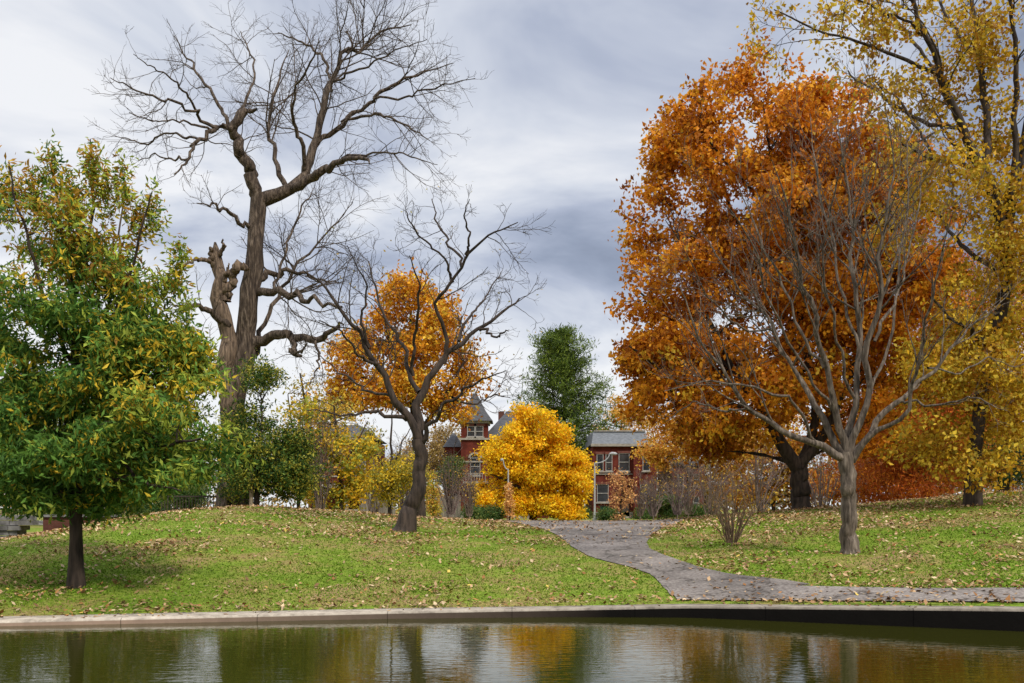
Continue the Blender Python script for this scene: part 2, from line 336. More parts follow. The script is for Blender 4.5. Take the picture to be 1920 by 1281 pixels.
go=bpy.data.objects.new('grass',me); col.objects.link(go); me.materials.append(GRASSB); go['kind']='stuff'
M=95000; y=18.5+rng.uniform(0,1,M)**1.05*26; x=rng.uniform(-1,1,M)*(y*.58); o_=y-shore(x)
dn=.14+.62*np.clip(patch(x+3,y),-.2,1)+.3*np.clip(patch(x*2.3,y*2),-1,1)+.24*(y>29)+.22*(x>5)+.06*(x<-6)+.5*np.exp(-((o_-.9)/.5)**2)+.5*np.exp(-((o_-2.5)/.3)**2)*(x>5)
pth=onpath(x,y); k=(o_>.1)&(rng.uniform(0,1,M)<np.clip(dn,.06,1)*np.where(pth,.25,1)*np.where(o_<kwid(x),.10,1)); x=x[k];y=y[k];pth=pth[k]; M=len(x); z=ground(x,y)+.034+rng.uniform(0,.035,M)
z=np.where(y<shore(x)+kwid(x)+.02,ktop(x)+.014,z)
pal=np.array([(.44,.29,.155),(.33,.19,.09),(.56,.42,.25),(.36,.17,.06),(.20,.11,.055),(.56,.40,.09)])
C=pal[rng.choice(6,M,p=[.30,.25,.17,.12,.13,.03])]*rng.uniform(.6,1.2,(M,1))
an=rng.uniform(0,6.28,M); a=np.stack([np.cos(an),np.sin(an),rng.normal(0,.4,M)],1); b_=norm(np.stack([-np.sin(an),np.cos(an),rng.normal(0,.4,M)],1))
s=(.024+.056*rng.uniform(0,1,M)**1.6)[:,None]; p=np.stack([x,y,z],1)
V=np.stack([p-a*s,p-b_*s*.6,p+a*s,p+b_*s*.6],1).reshape(-1,3); me=fast_mesh('fallen_leaves',V,np.arange(M*4).reshape(-1,4),np.repeat(C,4,0))
go=bpy.data.objects.new('fallen_leaves',me); col.objects.link(go); me.materials.append(LITTER); go['kind']='stuff'

# ============================================================ TREES
def bare(sk,rg,rmin=.006,d1=1.2,d2=2.6,d3=4.5,trop=.03,lr=.42,tmin=.25,l1=(.8,4.2),ang=.8,wob=.16,skip=1,l2=1.9,l3=.9,ang2=.7):
    P,R=sk.arr()
    P1,R1=grow(P[skip:],R[skip:],d1,lr,ang,tmin,9,trop,wob,.5,rmin*1.5,l1[0],l1[1],rg)
    P2,R2=grow(P1,R1,d2,.5,ang2,.15,7,trop,wob,.6,rmin*1.15,.35,l2,rg)
    P3,R3=grow(P2,R2,d3,.6,ang2,.1,5,trop,wob,.7,rmin,.25,l3,rg)
    return [(P1,R1,5),(P2,R2,4),(P3,R3,3)]
# --- tall bare cottonwood
sk=Skel(45,24,11,.60)
def A(pts,d=0.): sk.add([(x,(y if y>260 else 260-(260-y)*.88),r) for x,y,r in pts],d,.14)
sk.add([(437,965,29),(438,860,27),(442,760,24),(452,680,21),(464,600,18.5),(474,500,16.5),(481,420,15),(484,365,14)],0,.10)
for a_,d_ in [([(484,372,21),(472,330,19),(450,290,17),(437,245,15),(452,217,14),(480,198,4)],-1),
([(438,243,10),(405,240,8),(375,262,6),(350,300,4),(325,325,2)],-3),
([(405,240,6),(370,205,4.5),(320,180,4),(270,165,3),(205,130,1.2)],-4),
([(437,245,7),(405,180,5),(370,120,3.5),(325,40,1.2)],2),
([(445,225,6),(470,160,4),(478,95,3),(450,30,1.2)],3),
([(375,262,4),(320,250,3),(270,270,2.5),(225,255,1.2)],1),
([(350,300,3.5),(320,300,3),(290,290,2),(260,300,1)],0),
([(405,240,4),(350,220,3),(290,225,2),(240,205,1.2)],-6),
([(370,205,4),(340,150,3),(290,110,2),(250,80,1)],-6),
([(484,378,22),(530,360,20),(568,330,16),(590,280,13),(610,215,10),(620,140,8),(650,80,6),(700,40,4),(770,20,1.5)],3),
([(545,352,15),(595,325,12),(640,298,9),(682,293,6),(692,306,2)],-3),
([(592,272,9),(640,225,7),(700,175,5),(755,132,4),(850,100,1.2)],1),
([(640,225,5),(700,203,4),(760,232,3),(805,262,1.2)],-2),
([(700,175,4),(760,170,3),(820,150,2.3),(890,130,1)],-3),
([(622,135,5),(600,80,4),(560,50,3),(520,35,1.5)],5),
([(655,78,4),(660,50,3),(650,30,1.5)],5),
([(540,358,9),(520,300,7),(500,230,5),(520,150,3.5),(540,70,1.4)],5),
([(575,325,8),(560,250,6),(545,180,4),(580,100,3),(600,50,1.2)],-4),
([(640,298,4),(700,280,3),(760,290,2.4),(820,310,1)],-6),
([(620,140,4),(680,110,3),(740,70,2.2),(800,50,1)],-3),
([(480,430,8),(440,405,6),(405,388,4),(370,380,1.4)],-3),
([(468,655,18),(500,632,16),(530,622,14),(556,637,13),(592,635,10),(625,620,7),(648,610,2)],-3),
([(548,634,10),(545,658,7.5),(560,668,5),(572,640,2)],-4),
([(478,540,14),(510,545,12),(545,548,10),(580,560,7),(640,575,3)],-4),
([(480,525,10),(515,508,8),(565,515,5),(630,528,1.5)],3),
([(440,640,15),(415,600,11),(380,578,8),(345,582,5),(310,560,1.5)],-3),
([(445,700,17),(415,690,13),(385,685,9),(345,665,5),(310,655,1.5)],2),
([(455,690,10),(490,620,7),(515,550,5.5),(560,490,4),(620,430,2.5),(660,380,1)],4),
([(515,550,5),(540,470,4),(560,400,3),(590,350,1)],2),
([(590,635,5),(600,680,3),(580,720,1.5)],-4)]: A(a_,d_)
rg=np.random.default_rng(5)
tw=bare(sk,rg,rmin=.0062,d1=2.4,d2=2.7,d3=3.6,lr=.42,trop=.02,l1=(.9,3.6),l2=1.9,l3=1.0,wob=.15)
root=tree_obj('cottonwood_tree','tall bare gnarled tree with thick furrowed trunk on the grassy rise','tree',sk,BARK,tw,trunkk=14)
s2=Skel(44.6,26,3); s2.add([(436,830,17),(432,720,17),(428,640,16),(420,570,14),(413,520,12),(406,490,12),(401,472,8),(402,455,2)],0,.14)
s2.P[0][0,2]=3.9
s2.add([(424,565,10),(438,518,8),(448,494,8),(462,505,3)],-.4,.1); s2.add([(410,505,8),(397,485,7),(393,464,2)],-.3,.1)
s2.add([(412,480,4),(420,462,3),(416,448,1)],-.6); s2.add([(398,492,5),(370,485,3),(345,500,2)],-2); s2.add([(416,540,6),(426,512,4),(428,494,1)],-.5)
P,R=s2.arr(); part('broken_limb',tubemesh('broken_limb',[(P,R,10)],root),root,SNAG,'dead broken limb with bark stripped off')

# --- centre bare leaning tree
sk=Skel(32,22,21,.64)
sk.add([(757,996,23),(768,960,16),(783,918,13),(788,870,12),(786,825,12)])
for p,d in [([(787,828,14),(768,785,12),(738,740,10),(712,695,9),(690,652,7.5),(665,612,6),(635,570,4.5),(600,525,3),(570,508,1.5)],-1),
([(787,828,14),(783,770,13),(787,735,12),(805,708,10),(832,682,9),(860,640,7),(900,618,5.5),(940,590,4),(972,557,2.2)],1),
([(832,682,7),(838,635,6),(822,580,5),(848,530,4.5),(872,478,4),(915,440,3),(970,418,1.4)],-1.5),
([(865,500,4),(850,470,3.5),(825,430,3),(808,375,1.4)],1.5),([(850,530,4),(830,480,3),(780,440,2.5),(760,395,1.4)],-2),
([(872,478,4),(880,440,3),(870,400,2),(880,375,1.2)],-2),([(786,735,8),(762,685,6),(745,632,4.5),(712,570,3.5),(690,490,1.5)],2),
([(775,705,5),(775,640,4.5),(790,565,3.5),(770,480,1.5)],-2),([(790,832,8),(812,785,6),(848,745,4.5),(900,715,3),(950,695,1.2)],-2),
([(712,695,6),(675,672,4),(650,630,3),(600,600,1.4)],-3),([(768,785,7),(710,772,5),(650,778,3),(575,768,1.4)],-1),
([(860,640,5),(880,600,4),(910,560,2.5),(940,510,1.4)],3),([(900,618,4),(930,630,3),(955,620,1.4)],-1),
([(690,652,5),(680,600,4),(690,540,2.5),(650,460,1.2)],-2),([(738,740,5),(700,740,3.5),(640,700,2.4),(590,660,1.2)],2),([(848,745,4),(880,760,3),(930,740,2),(955,745,1)],2)]: sk.add(p,d,.09)
rg=np.random.default_rng(6); tw=bare(sk,rg,rmin=.0052,d1=2.8,d2=3.6,d3=5.0,lr=.42,l1=(.5,2.0),trop=.04,l2=1.2,l3=.7,wob=.2)
tipc=tw[1][0][:,-1]; tipc=tipc[rg.uniform(0,1,len(tipc))<.10]
tree_root=tree_obj('locust_tree','bare leaning tree with dark twisting limbs on the lawn','tree',sk,BARKD,tw,trunkk=12)
V,Fc,C=leafgeo(tipc,3,.12,.09,.5,[(.5,.33,.03),(.35,.3,.04)],None,.6,rg); part('leaves',fast_mesh('leaves',off(V,tree_root),Fc,C),tree_root,LEAF)

# --- right bare vase tree
sk=Skel(25.3,22,31,.52)
sk.add([(1595,1044,18),(1594,1000,15),(1592,940,14),(1590,885,15),(1585,850,13)])
LL=[([(1585,862,16),(1530,830,13),(1460,806,10.5),(1410,765,8),(1370,720,6),(1320,650,4.5),(1290,580,3),(1262,520,1.2)],-1),
([(1583,855,15),(1542,790,12),(1520,740,10),(1482,690,7.5),(1450,620,5.5),(1400,560,4),(1350,490,3),(1305,420,1.2)],2),
([(1586,850,15),(1560,770,12),(1545,690,10),(1530,600,8.5),(1500,500,6),(1480,400,4),(1445,300,1.4)],-2),
([(1588,850,15),(1602,760,12),(1612,660,10),(1610,560,8),(1600,450,6),(1590,350,3.5),(1570,220,1.2)],1),
([(1592,850,15),(1625,760,12),(1640,640,10),(1650,520,7.5),(1655,420,5),(1682,320,3),(1660,200,1.2)],-1),
([(1598,858,14),(1650,790,11),(1690,750,9),(1740,690,6.5),(1790,640,4.5),(1840,600,3),(1890,555,1.2)],1),
([(1598,866,12),(1640,820,9.5),(1700,770,7),(1722,700,6),(1735,600,4.5),(1762,500,3),(1785,400,1.2)],-3),
([(1530,830,6),(1480,740,5),(1400,720,4),(1330,715,3),(1245,735,1.2)],-3),
([(1545,690,6),(1500,620,5),(1470,530,4),(1420,440,3),(1380,330,1.2)],1),
([(1612,660,6),(1580,560,5),(1560,450,4),(1530,330,3),(1520,220,1.2)],3),
([(1640,640,6),(1690,540,4.5),(1720,430,3),(1730,290,1.2)],2),
([(1560,770,6),(1510,690,5),(1440,560,4),(1410,450,3),(1340,360,1.2)],-3),
([(1605,750,6),(1570,640,5),(1540,500,4),(1560,380,3),(1600,220,1.2)],-3),
([(1630,740,6),(1670,640,5),(1690,500,4),(1700,380,3),(1700,250,1.2)],2),
([(1740,690,4),(1800,700,3),(1850,670,2.5),(1905,690,1.2)],3),
([(1690,750,5),(1760,760,4),(1820,740,3),(1890,770,1.2)],-2),
([(1410,765,4),(1350,770,3.5),(1300,750,2.5),(1250,790,1.2)],2),
([(1450,620,4),(1390,620,3.5),(1330,560,2.5),(1280,460,1.2)],-2)]
for p,d in LL: sk.add(p,d,.08)
rg=np.random.default_rng(8); tw=bare(sk,rg,rmin=.0044,d1=2.3,d2=3.0,d3=3.8,lr=.42,l1=(.6,2.4),trop=.06,ang=.55,l2=1.3,l3=.75,wob=.13,ang2=.6)
tree_obj('maple_tree','bare vase shaped tree with many upright slender limbs','tree',sk,BARKG,tw,trunkk=12)

# --- left green tree
sk=Skel(22,16,41,.9)
sk.add([(143,1080,14),(143,1030,12),(143,970,12),(142,900,11),(140,820,9),(138,720,8),(135,600,6),(130,480,4),(100,330,2)])
for p,d in [([(142,930,7),(90,890,5),(30,860,3),(-30,850,2)],-1),([(142,900,7),(210,860,5),(290,840,4),(380,820,2)],-1.5),([(141,860,6),(220,780,5),(300,700,3),(350,620,1.5)],1),
 ([(140,820,6),(80,740,4),(20,650,3),(-30,560,1.5)],1),([(138,740,5),(190,640,4),(240,520,3),(285,360,1.5)],-1),([(136,680,5),(90,580,4),(50,450,3),(15,310,1.5)],-1),
 ([(135,600,5),(165,480,3.5),(175,380,3),(170,260,1.3)],1),([(140,800,5),(200,740,4),(280,760,3),(360,760,1.5)],1.5),([(140,880,5),(200,900,4),(270,900,3),(340,920,1.5)],-2),([(190,640,3),(220,500,2.5),(232,320,1.3)],2),([(210,860,4),(300,870,3),(360,850,2),(420,840,1)],0)]: sk.add(p,d)
rg=np.random.default_rng(9)
bl=[(85,430,115,90,0,1.2,.8),(185,480,110,100,0,1.3,.95),(90,600,190,100,0,1.9,1),(230,630,120,105,0,1.8,1.1),(80,750,200,105,0,2.3,1.1),(280,780,110,95,-.3,2.0,1.2),(120,865,215,65,-.3,2.3,1.3),(325,890,70,45,-.5,1.2,1.3),(400,835,50,36,-.5,.9,1.2),(285,550,48,75,0,.8,1.0),(340,690,42,65,0,1,1.3),(190,940,140,24,-.3,1.4,1.4),(40,925,70,25,-.2,1.2,1.2)]
c1=blobpts(22,bl,2000,rg,.42,nb=250,bs=.33,bflat=.6)
pl=[(97,310,16,70,0,.2),(172,320,14,75,0,.2),(15,360,20,60,0,.25),(232,350,16,60,0,.22),(288,400,16,60,0,.22),(60,360,20,55,0,.25),(130,370,22,55,0,.25),(260,420,18,55,0,.22),(335,490,14,50,0,.2),(200,370,18,55,.4,.25),(350,580,12,40,0,.2)]
c2=blobpts(22,pl,330,rg,.5)
def wl(p):
    u=960+p[:,0]/p[:,1]*F; v=HP-(p[:,2]-CZ)/p[:,1]*F
    top=np.clip((580-v)/150,0,1); rt=np.clip((u-130)/200,0,1)
    lo=np.clip((v-740)/150,0,1); md=np.exp(-((v-720)/80)**2)
    g=1.2*(1-top*.7)*(1-rt*.5)+lo*.9; yg=.7+rt*1.3+top*.4; ye=.12+rt*.5*(1-lo*.6)+top*.3+md*.4; br=.03+top*1.1
    return np.stack([g,g*1.1,yg,ye,br],1)
PG=[(.07,.16,.025),(.13,.25,.04),(.34,.40,.05),(.70,.49,.04),(.42,.22,.025)]
l1=leafgeo(c1,28,.14,.18,.29,PG,wl,.6,rg,.85,.5); l2=leafgeo(c2,14,.08,.15,.32,PG,wl,.1,rg,1.6)
br=limbs_to(sk,c1[:260],rg,rmin=.004)
tree_obj('oak_tree','green tree turning yellow and brown at top on slim trunk','tree',sk,BARKD,[(*br,4)],cat3(l1,l2))

# --- big orange oak
sk=Skel(42,16,51,.9)
sk.add([(1503,962,19),(1501,920,17),(1498,870,17)])
for p,d in [([(1498,880,16),(1465,840,13),(1440,790,9),(1380,700,6),(1310,560,4),(1270,450,2)],-1),([(1498,880,13),(1520,830,10),(1530,740,9),(1500,600,7),(1460,400,5),(1430,200,2)],1),
 ([(1500,870,12),(1545,810,9),(1600,700,7),(1650,550,5),(1680,400,2)],-1),([(1440,790,6),(1350,750,5),(1250,700,4),(1180,650,2)],-2),([(1380,700,5),(1280,620,4),(1190,540,2)],1),
 ([(1500,600,5),(1400,450,4),(1320,280,2)],2),([(1530,740,6),(1600,600,5),(1620,450,3),(1600,300,2)],3),([(1460,400,4),(1380,330,3),(1310,240,2)],-2)]: sk.add(p,d)
rg=np.random.default_rng(10)
bl=[(1320,265,75,95,0,3.0),(1440,185,75,75,0,2.6),(1500,300,100,130,0,3.3),(1255,280,30,60,0,1.8),(1250,490,75,105,0,3.3),(1210,400,38,55,0,2.),(1180,530,20,40,0,1.4),(1400,480,180,220,0,4.5),(1560,450,140,200,0,4.5),(1240,665,75,55,0,3),(1180,650,26,22,0,1.4),(1400,710,170,95,0,4.5),(1590,690,160,130,0,4.5),(1700,560,110,180,0,3.5),(1320,795,100,48,0,3),(1390,820,60,25,0,2),(1600,825,60,25,0,2),(1220,745,45,25,0,2),(1445,105,40,18,0,1.3),(1370,150,25,20,0,1),(1640,330,60,90,0,2.5),(1560,200,50,60,0,2)]
c=blobpts(42,bl,4800,rg,.36,nb=470,bs=.58,bflat=.68)
def wo(p):
    v=HP-(p[:,2]-CZ)/p[:,1]*F; g=.5+.5*np.sin(p[:,0]*.8+1)*np.sin(p[:,2]*.9)
    return np.stack([1.0+0*v,1.1+g,.6+g*.8,.5*(1-g)+.18,.12+.3*(v>650)],1)
PO=[(.50,.165,.011),(.66,.25,.014),(.78,.37,.022),(.26,.075,.009),(.74,.48,.04)]
lf=leafgeo(c,27,.24,.215,.62,PO,wo,.5,rg)
br=limbs_to(sk,c[:260],rg,rmin=.012)
tree_obj('oak_tree','large spreading oak in dense golden orange autumn leaf','tree',sk,BARKD,[(*br,4)],lf)

def leafy(name,label,Y,trunk,limbs,blobs,n,m,sig,size,asp,pal,seed,bark=BARKD,shell=.45,wfn=None,droop=.4,cat='tree',group=None,nl=80,flat=.75,nb=40,bs=.6,bflat=.6):
    sk=Skel(Y,14,seed,.9); sk.add(trunk)
    for p,d in limbs: sk.add(p,d)
    rg=np.random.default_rng(seed); c=blobpts(Y,blobs,n,rg,shell,nb,bs,bflat)
    lf=leafgeo(c,m,sig,size,asp,pal,wfn,droop,rg,flat)
    br=limbs_to(sk,c[:nl],rg,rmin=.012)
    return tree_obj(name,label,cat,sk,bark,[(*br,4)],lf,group)
leafy('sweetgum_tree','amber orange tree with rounded crown near the houses',62,[(790,975,9),(785,880,8),(778,800,7),(772,700,5),(770,580,2)],
 [([(780,820,5),(840,740,4),(870,680,2)],-1),([(780,800,5),(710,730,4),(660,690,2)],1),([(775,720,4),(810,640,3),(820,560,1.5)],2),([(775,740,4),(730,650,3),(720,590,1.5)],-2)],
 [(775,545,45,28,0,2.2),(725,575,28,35,0,1.6),(820,590,35,35,0,1.8),(800,640,80,60,0,3.2),(875,690,32,40,0,2),(690,655,38,45,0,2.4),(765,730,100,50,0,3.4),(645,685,25,30,0,1.6,.7),(640,740,40,30,0,1.5,.7),(840,765,50,25,0,2,.6)],1450,18,.30,.24,.6,
 [(.66,.28,.015),(.76,.38,.02),(.46,.17,.012),(.74,.50,.05)],61,nb=120,bs=.70,bflat=.65)
# --- bright yellow tree
leafy('ginkgo_tree','small round tree with brilliant yellow leaves beside the street',86,[(1000,978,7),(998,930,6),(1000,880,4),(1000,820,2)],
 [([(998,930,4),(950,900,3),(920,890,1)],-1),([(998,930,4),(1050,900,3),(1080,880,1)],1)],
 [(992,792,38,22,0,2.4),(1030,815,42,32,0,2.6),(960,825,32,32,0,2.4),(1000,850,72,50,0,3.6),(942,868,30,40,0,2.6),(1068,865,26,42,0,2.4),(922,918,24,28,0,2),(1000,905,78,45,0,3.8),(1078,918,26,34,0,2.2),(1055,948,30,20,0,1.8),(1000,945,55,18,0,2.4),(945,945,30,16,0,1.8)],2900,22,.26,.24,.65,
 [(.95,.58,.010),(.95,.68,.02),(.84,.43,.01),(.78,.56,.03)],62,bark=BARKD,shell=.38,nb=150,bs=.64,bflat=.66)
# --- far right tall tree
sk=Skel(34,18,71,.9)
sk.add([(1824,938,15),(1826,860,13),(1838,760,12),(1862,650,12),(1882,550,12),(1888,440,11),(1905,330,8),(1930,200,6),(1950,30,4)])
for p,d in [([(1886,445,12),(1855,345,10),(1805,240,9),(1772,155,7.5),(1735,65,5),(1705,-20,3)],-2),([(1845,325,8),(1852,220,7),(1835,110,6),(1820,-10,4)],1),([(1775,160,5),(1715,115,4),(1620,85,3),(1520,50,2),(1450,20,1.2)],-3),
 ([(1870,390,6),(1830,310,5),(1750,300,4),(1690,270,2)],-3),([(1895,380,7),(1900,250,6),(1905,120,5),(1890,-10,3)],-1),([(1805,240,5),(1730,230,4),(1660,190,3),(1590,130,1.5)],2),([(1884,520,6),(1820,480,4.5),(1760,400,3),(1700,370,1.5)],2),
 ([(1860,660,6),(1800,610,4),(1740,560,2)],-2),([(1882,560,6),(1930,480,4),(1990,400,2)],1),([(1735,65,3),(1650,20,2.5),(1580,-20,1.5)],-1),([(1772,155,4),(1700,60,3),(1620,-20,1.5)],2),([(1835,110,4),(1780,40,3),(1740,-30,1.5)],3),([(1750,300,3),(1700,200,2.5),(1640,150,1.5)],-1),([(1830,310,4),(1780,260,3),(1720,160,1.5)],1)]: sk.add(p,d,.08)
rg=np.random.default_rng(12)
tw=bare(sk,rg,rmin=.007,d1=2.0,d2=2.4,d3=2.0,lr=.45,l1=(.8,3.4),trop=.0)
tp=np.concatenate([tw[1][0][:,-1],tw[1][0][:,4],tw[2][0][:,-1],tw[0][0][:,-1],tw[2][0][:,2]]); tp=tp[rg.uniform(0,1,len(tp))<.62]
PY_=[(.60,.36,.02),(.48,.27,.018),(.68,.47,.04),(.33,.15,.012),(.48,.36,.04)]
l1=leafgeo(tp,5,.16,.16,.62,PY_,None,.8,rg)
bl=[(1850,640,90,130,0,3),(1900,480,70,150,0,3),(1780,700,90,80,0,2.5),(1750,820,60,60,0,2),(1860,800,90,70,0,3),(1835,880,50,30,-1,2),(1900,250,60,150,0,3,.5),(1650,40,110,45,-2,2.2,.5),(1790,330,70,90,-2,2,.6),(1840,120,70,110,0,2.5,.5),(1720,200,70,80,0,2,.4),(1700,420,60,70,0,2,.5)]
c2=blobpts(34,bl,1900,rg,.45,nb=260,bs=.50); l2=leafgeo(c2,14,.24,.17,.6,PY_,None,.6,rg)
tree_obj('elm_tree','tall tree with thinning golden brown leaves and dark limbs','tree',sk,BARKD,tw,cat3(l1,l2))
# --- rust bald cypress + neighbours
leafy('cypress_tree','rust red feathery conifer on the grassy bank',50,[(1740,950,10),(1742,800,8),(1745,600,5),(1748,480,2)],[([(1742,800,4),(1680,820,2),(1640,840,1)],-1)],
 [(1745,540,50,80,0,2),(1745,650,75,90,0,3),(1740,760,110,90,0,3.6),(1720,870,130,55,0,4),(1660,780,50,60,-1,2.5),(1690,920,80,22,0,3)],2500,24,.35,.22,.22,[(.42,.09,.012),(.54,.14,.015),(.30,.06,.01),(.6,.22,.02)],63,droop=.9,nb=150,bs=.75,bflat=.45)
leafy('cypress_tree','orange brown feathery tree with fine drooping sprays',58,[(1880,950,10),(1882,800,8),(1885,600,5)],[([(1882,800,4),(1830,820,2),(1800,840,1)],-1)],
 [(1880,620,90,140,0,4),(1870,780,110,90,0,4),(1850,870,100,40,0,4)],1900,24,.4,.24,.3,[(.48,.16,.012),(.58,.24,.02),(.36,.09,.01),(.64,.38,.03)],64,droop=.9,nb=110,bs=.9,bflat=.45)
leafy('evergreen_shrub','dark green evergreen shrub under the trees',52,[(1890,950,5),(1890,860,3)],[([(1890,900,2),(1860,880,1)],0)],[(1885,870,45,45,0,2)],300,30,.25,.13,.3,[(.02,.05,.015),(.04,.08,.02)],65,cat='shrub',nb=20)
# --- left mid: ivy mass, yellow saplings
leafy('evergreen_shrub','dark green ivy clad thicket below the big bare tree',42.5,[(480,960,6),(485,880,5),(490,760,2)],[([(485,880,3),(440,820,2),(420,780,1)],0),([(485,880,3),(530,840,2),(550,820,1)],0)],
 [(470,810,50,55,0,1.4),(440,880,60,65,0,1.8),(520,880,55,60,0,1.8),(495,725,22,40,0,.8),(550,840,25,50,0,.9)],1200,22,.18,.15,.4,[(.03,.07,.014),(.06,.12,.022),(.14,.20,.03),(.42,.38,.05)],66,cat='shrub',nb=90,bs=.42)
leafy('mulberry_tree','small thin tree with yellow green autumn leaves',48,[(640,965,4),(638,900,4),(632,820,3),(628,760,1.5)],[([(638,900,3),(600,850,2),(580,800,1)],-1),([(635,880,3),(670,830,2),(690,790,1)],1)],
 [(600,830,35,45,0,1.5),(650,850,45,40,0,1.6),(600,925,42,28,0,1.4),(660,920,38,30,0,1.4),(570,780,20,40,0,1)],520,18,.2,.17,.6,[(.72,.50,.03),(.5,.42,.04),(.26,.30,.05),(.7,.40,.02)],67,nb=60,bs=.42)
leafy('mulberry_tree','slender tree with sparse golden leaves and bare twigs',52,[(730,968,4),(732,900,3),(735,820,2),(735,760,1)],[([(732,900,2),(705,850,1.5),(690,800,.8)],-1),([(733,880,2),(755,830,1.5),(770,800,.8)],1)],
 [(715,890,38,50,0,1.6),(760,880,30,40,0,1.4),(700,840,25,30,0,1.2),(725,940,35,20,0,1.2)],330,15,.2,.16,.6,[(.7,.48,.03),(.5,.38,.04),(.3,.29,.05)],68,nb=45,bs=.42)
leafy('mulberry_tree','thin tree holding pale yellow leaves by the rise',55,[(590,965,4),(588,900,4),(575,800,3),(565,700,1.5)],[([(585,880,3),(545,800,2),(540,740,1)],-1),([(580,840,3),(610,780,2),(640,740,1)],1)],
 [(580,760,50,50,0,2),(625,780,40,40,0,2),(555,840,35,60,0,2)],300,13,.26,.16,.6,[(.7,.44,.06),(.52,.34,.04),(.4,.36,.06)],69,nl=200,nb=60,bs=.5)
leafy('young_tree','young slim tree with sparse pinkish orange leaves',70,[(1165,975,2.2),(1165,930,1.6),(1166,890,.8)],[([(1165,940,1),(1150,915,.7),(1145,900,.4)],0),([(1165,930,1),(1182,905,.7),(1188,895,.4)],0)],
 [(1165,915,28,32,0,1),(1165,950,22,22,0,1)],110,12,.2,.16,.6,[(.7,.36,.16),(.75,.43,.14),(.55,.28,.1)],70,nb=30,bs=.3)
leafy('young_tree','narrow upright young tree with pale orange leaves',78,[(956,977,1.5),(956,940,1.2),(956,910,.6)],[([(956,950,.8),(954,930,.5),(953,920,.4)],0)],[(955,950,7,28,0,.4),(955,920,5,20,0,.3)],90,14,.12,.16,.6,[(.7,.34,.12),(.75,.45,.14)],72,nl=20,nb=0)
leafy('young_tree','small upright tree with orange and green leaves',80,[(812,975,1.8),(812,930,1.2),(812,890,.6)],[([(812,950,.8),(806,930,.5),(803,915,.4)],0)],[(812,925,12,38,0,.8),(815,955,14,18,0,.8)],150,14,.16,.16,.6,[(.6,.3,.05),(.32,.33,.05),(.55,.42,.05)],73,nl=20,nb=0)
# pine
sk=Skel(128,14,81); sk.add([(1062,972,5),(1060,850,4.5),(1058,720,3),(1046,625,1)])
rg=np.random.default_rng(84); cc=[];tips=[]
for i in range(17):
    f=i/16; v=634+f*240; rad=(22+78*f**.5)*128/F
    a0=rg.uniform(0,6.28)
    for j in range(7):
        a=a0+j*.9+rg.uniform(-.3,.3); r_=rad*rg.uniform(.5,1.25)
        x0=(1048+12*f-960)*128/F; z0=CZ+(HP-v)*128/F+rg.uniform(-.5,.5); ts=np.linspace(.25,1,9)
        for t_ in ts:
            for q in range(2): cc.append((x0+math.cos(a)*r_*t_+rg.normal(0,.45*t_),128+math.sin(a)*r_*t_+rg.normal(0,.45*t_),z0+.32*r_*t_**2+rg.normal(0,.16)))
        tips.append((x0+math.cos(a)*r_,128+math.sin(a)*r_,z0+.3*r_))
lf=leafgeo(np.array(cc),17,.42,.55,.18,[(.08,.125,.018),(.13,.19,.022),(.21,.27,.035),(.045,.075,.015)],None,-.6,rg,.6)
br=limbs_to(sk,np.array(tips),rg,rmin=.03)
tree_obj('pine_tree','tall dark green pine rising behind the houses','tree',sk,BARKD,[(*br,4)],lf)
def bareshrub(name,label,Y,pxc,base,h,w,seed,mat=BARKD,leaves=None,n=26,rm=.006,group=None,sr=1.):
    sk=Skel(Y,10,seed); rg=np.random.default_rng(seed)
    sk.add([(pxc,base,1.2*sr),(pxc+w*.05,base-h*.5,.9*sr),(pxc,base-h*.95,.4*sr)])
    for i in range(n):
        dx=rg.uniform(-1,1); hh=rg.uniform(.5,1.05)
        sk.add([(pxc+dx*w*.15,base,1.0*sr),(pxc+dx*w*rg.uniform(.3,.6),base-h*hh*.5,.8*sr),(pxc+dx*w*rg.uniform(.7,1.15),base-h*hh*(1-.35*abs(dx)),.35*sr)],rg.uniform(-1,1)*w*Y/F*.8)
    P,R=sk.arr(); P1,R1=grow(P,R,3.,.4,.6,.25,6,.03,.12,.7,rm,.15,1.0,rg); P2,R2=grow(P1,R1,4.,.5,.6,.2,4,.0,.12,.7,rm*.8,.1,.5,rg)
    root=tree_obj(name,label,'shrub',sk,mat,[(P1,R1,4),(P2,R2,3)],trunkk=5,group=group)
    if leaves:
        tp=P2[:,-1]; tp=tp[rg.uniform(0,1,len(tp))<leaves[0]]; V,Fc,C=leafgeo(tp,2,.08,leaves[1],.5,leaves[2],None,.3,rg); part('leaves',fast_mesh('leaves',off(V,root),Fc,C),root,LEAF)
    return root
REDW=noise_mat('tan_brown_twigs',[(.3,(.10,.065,.04)),(.7,(.24,.16,.10))],scale=10)
bareshrub('shrub','leggy tan brown bare shrub on the lawn',28,1372,1018,130,62,91,REDW,(.3,.055,[(.5,.22,.06),(.6,.35,.08)]),n=34,rm=.0045)
PRP=noise_mat('grey_purple_twigs',[(.3,(.10,.07,.06)),(.7,(.22,.16,.13))],scale=10)
TK=(.2,.15,[(.6,.3,.05),(.66,.45,.07)])
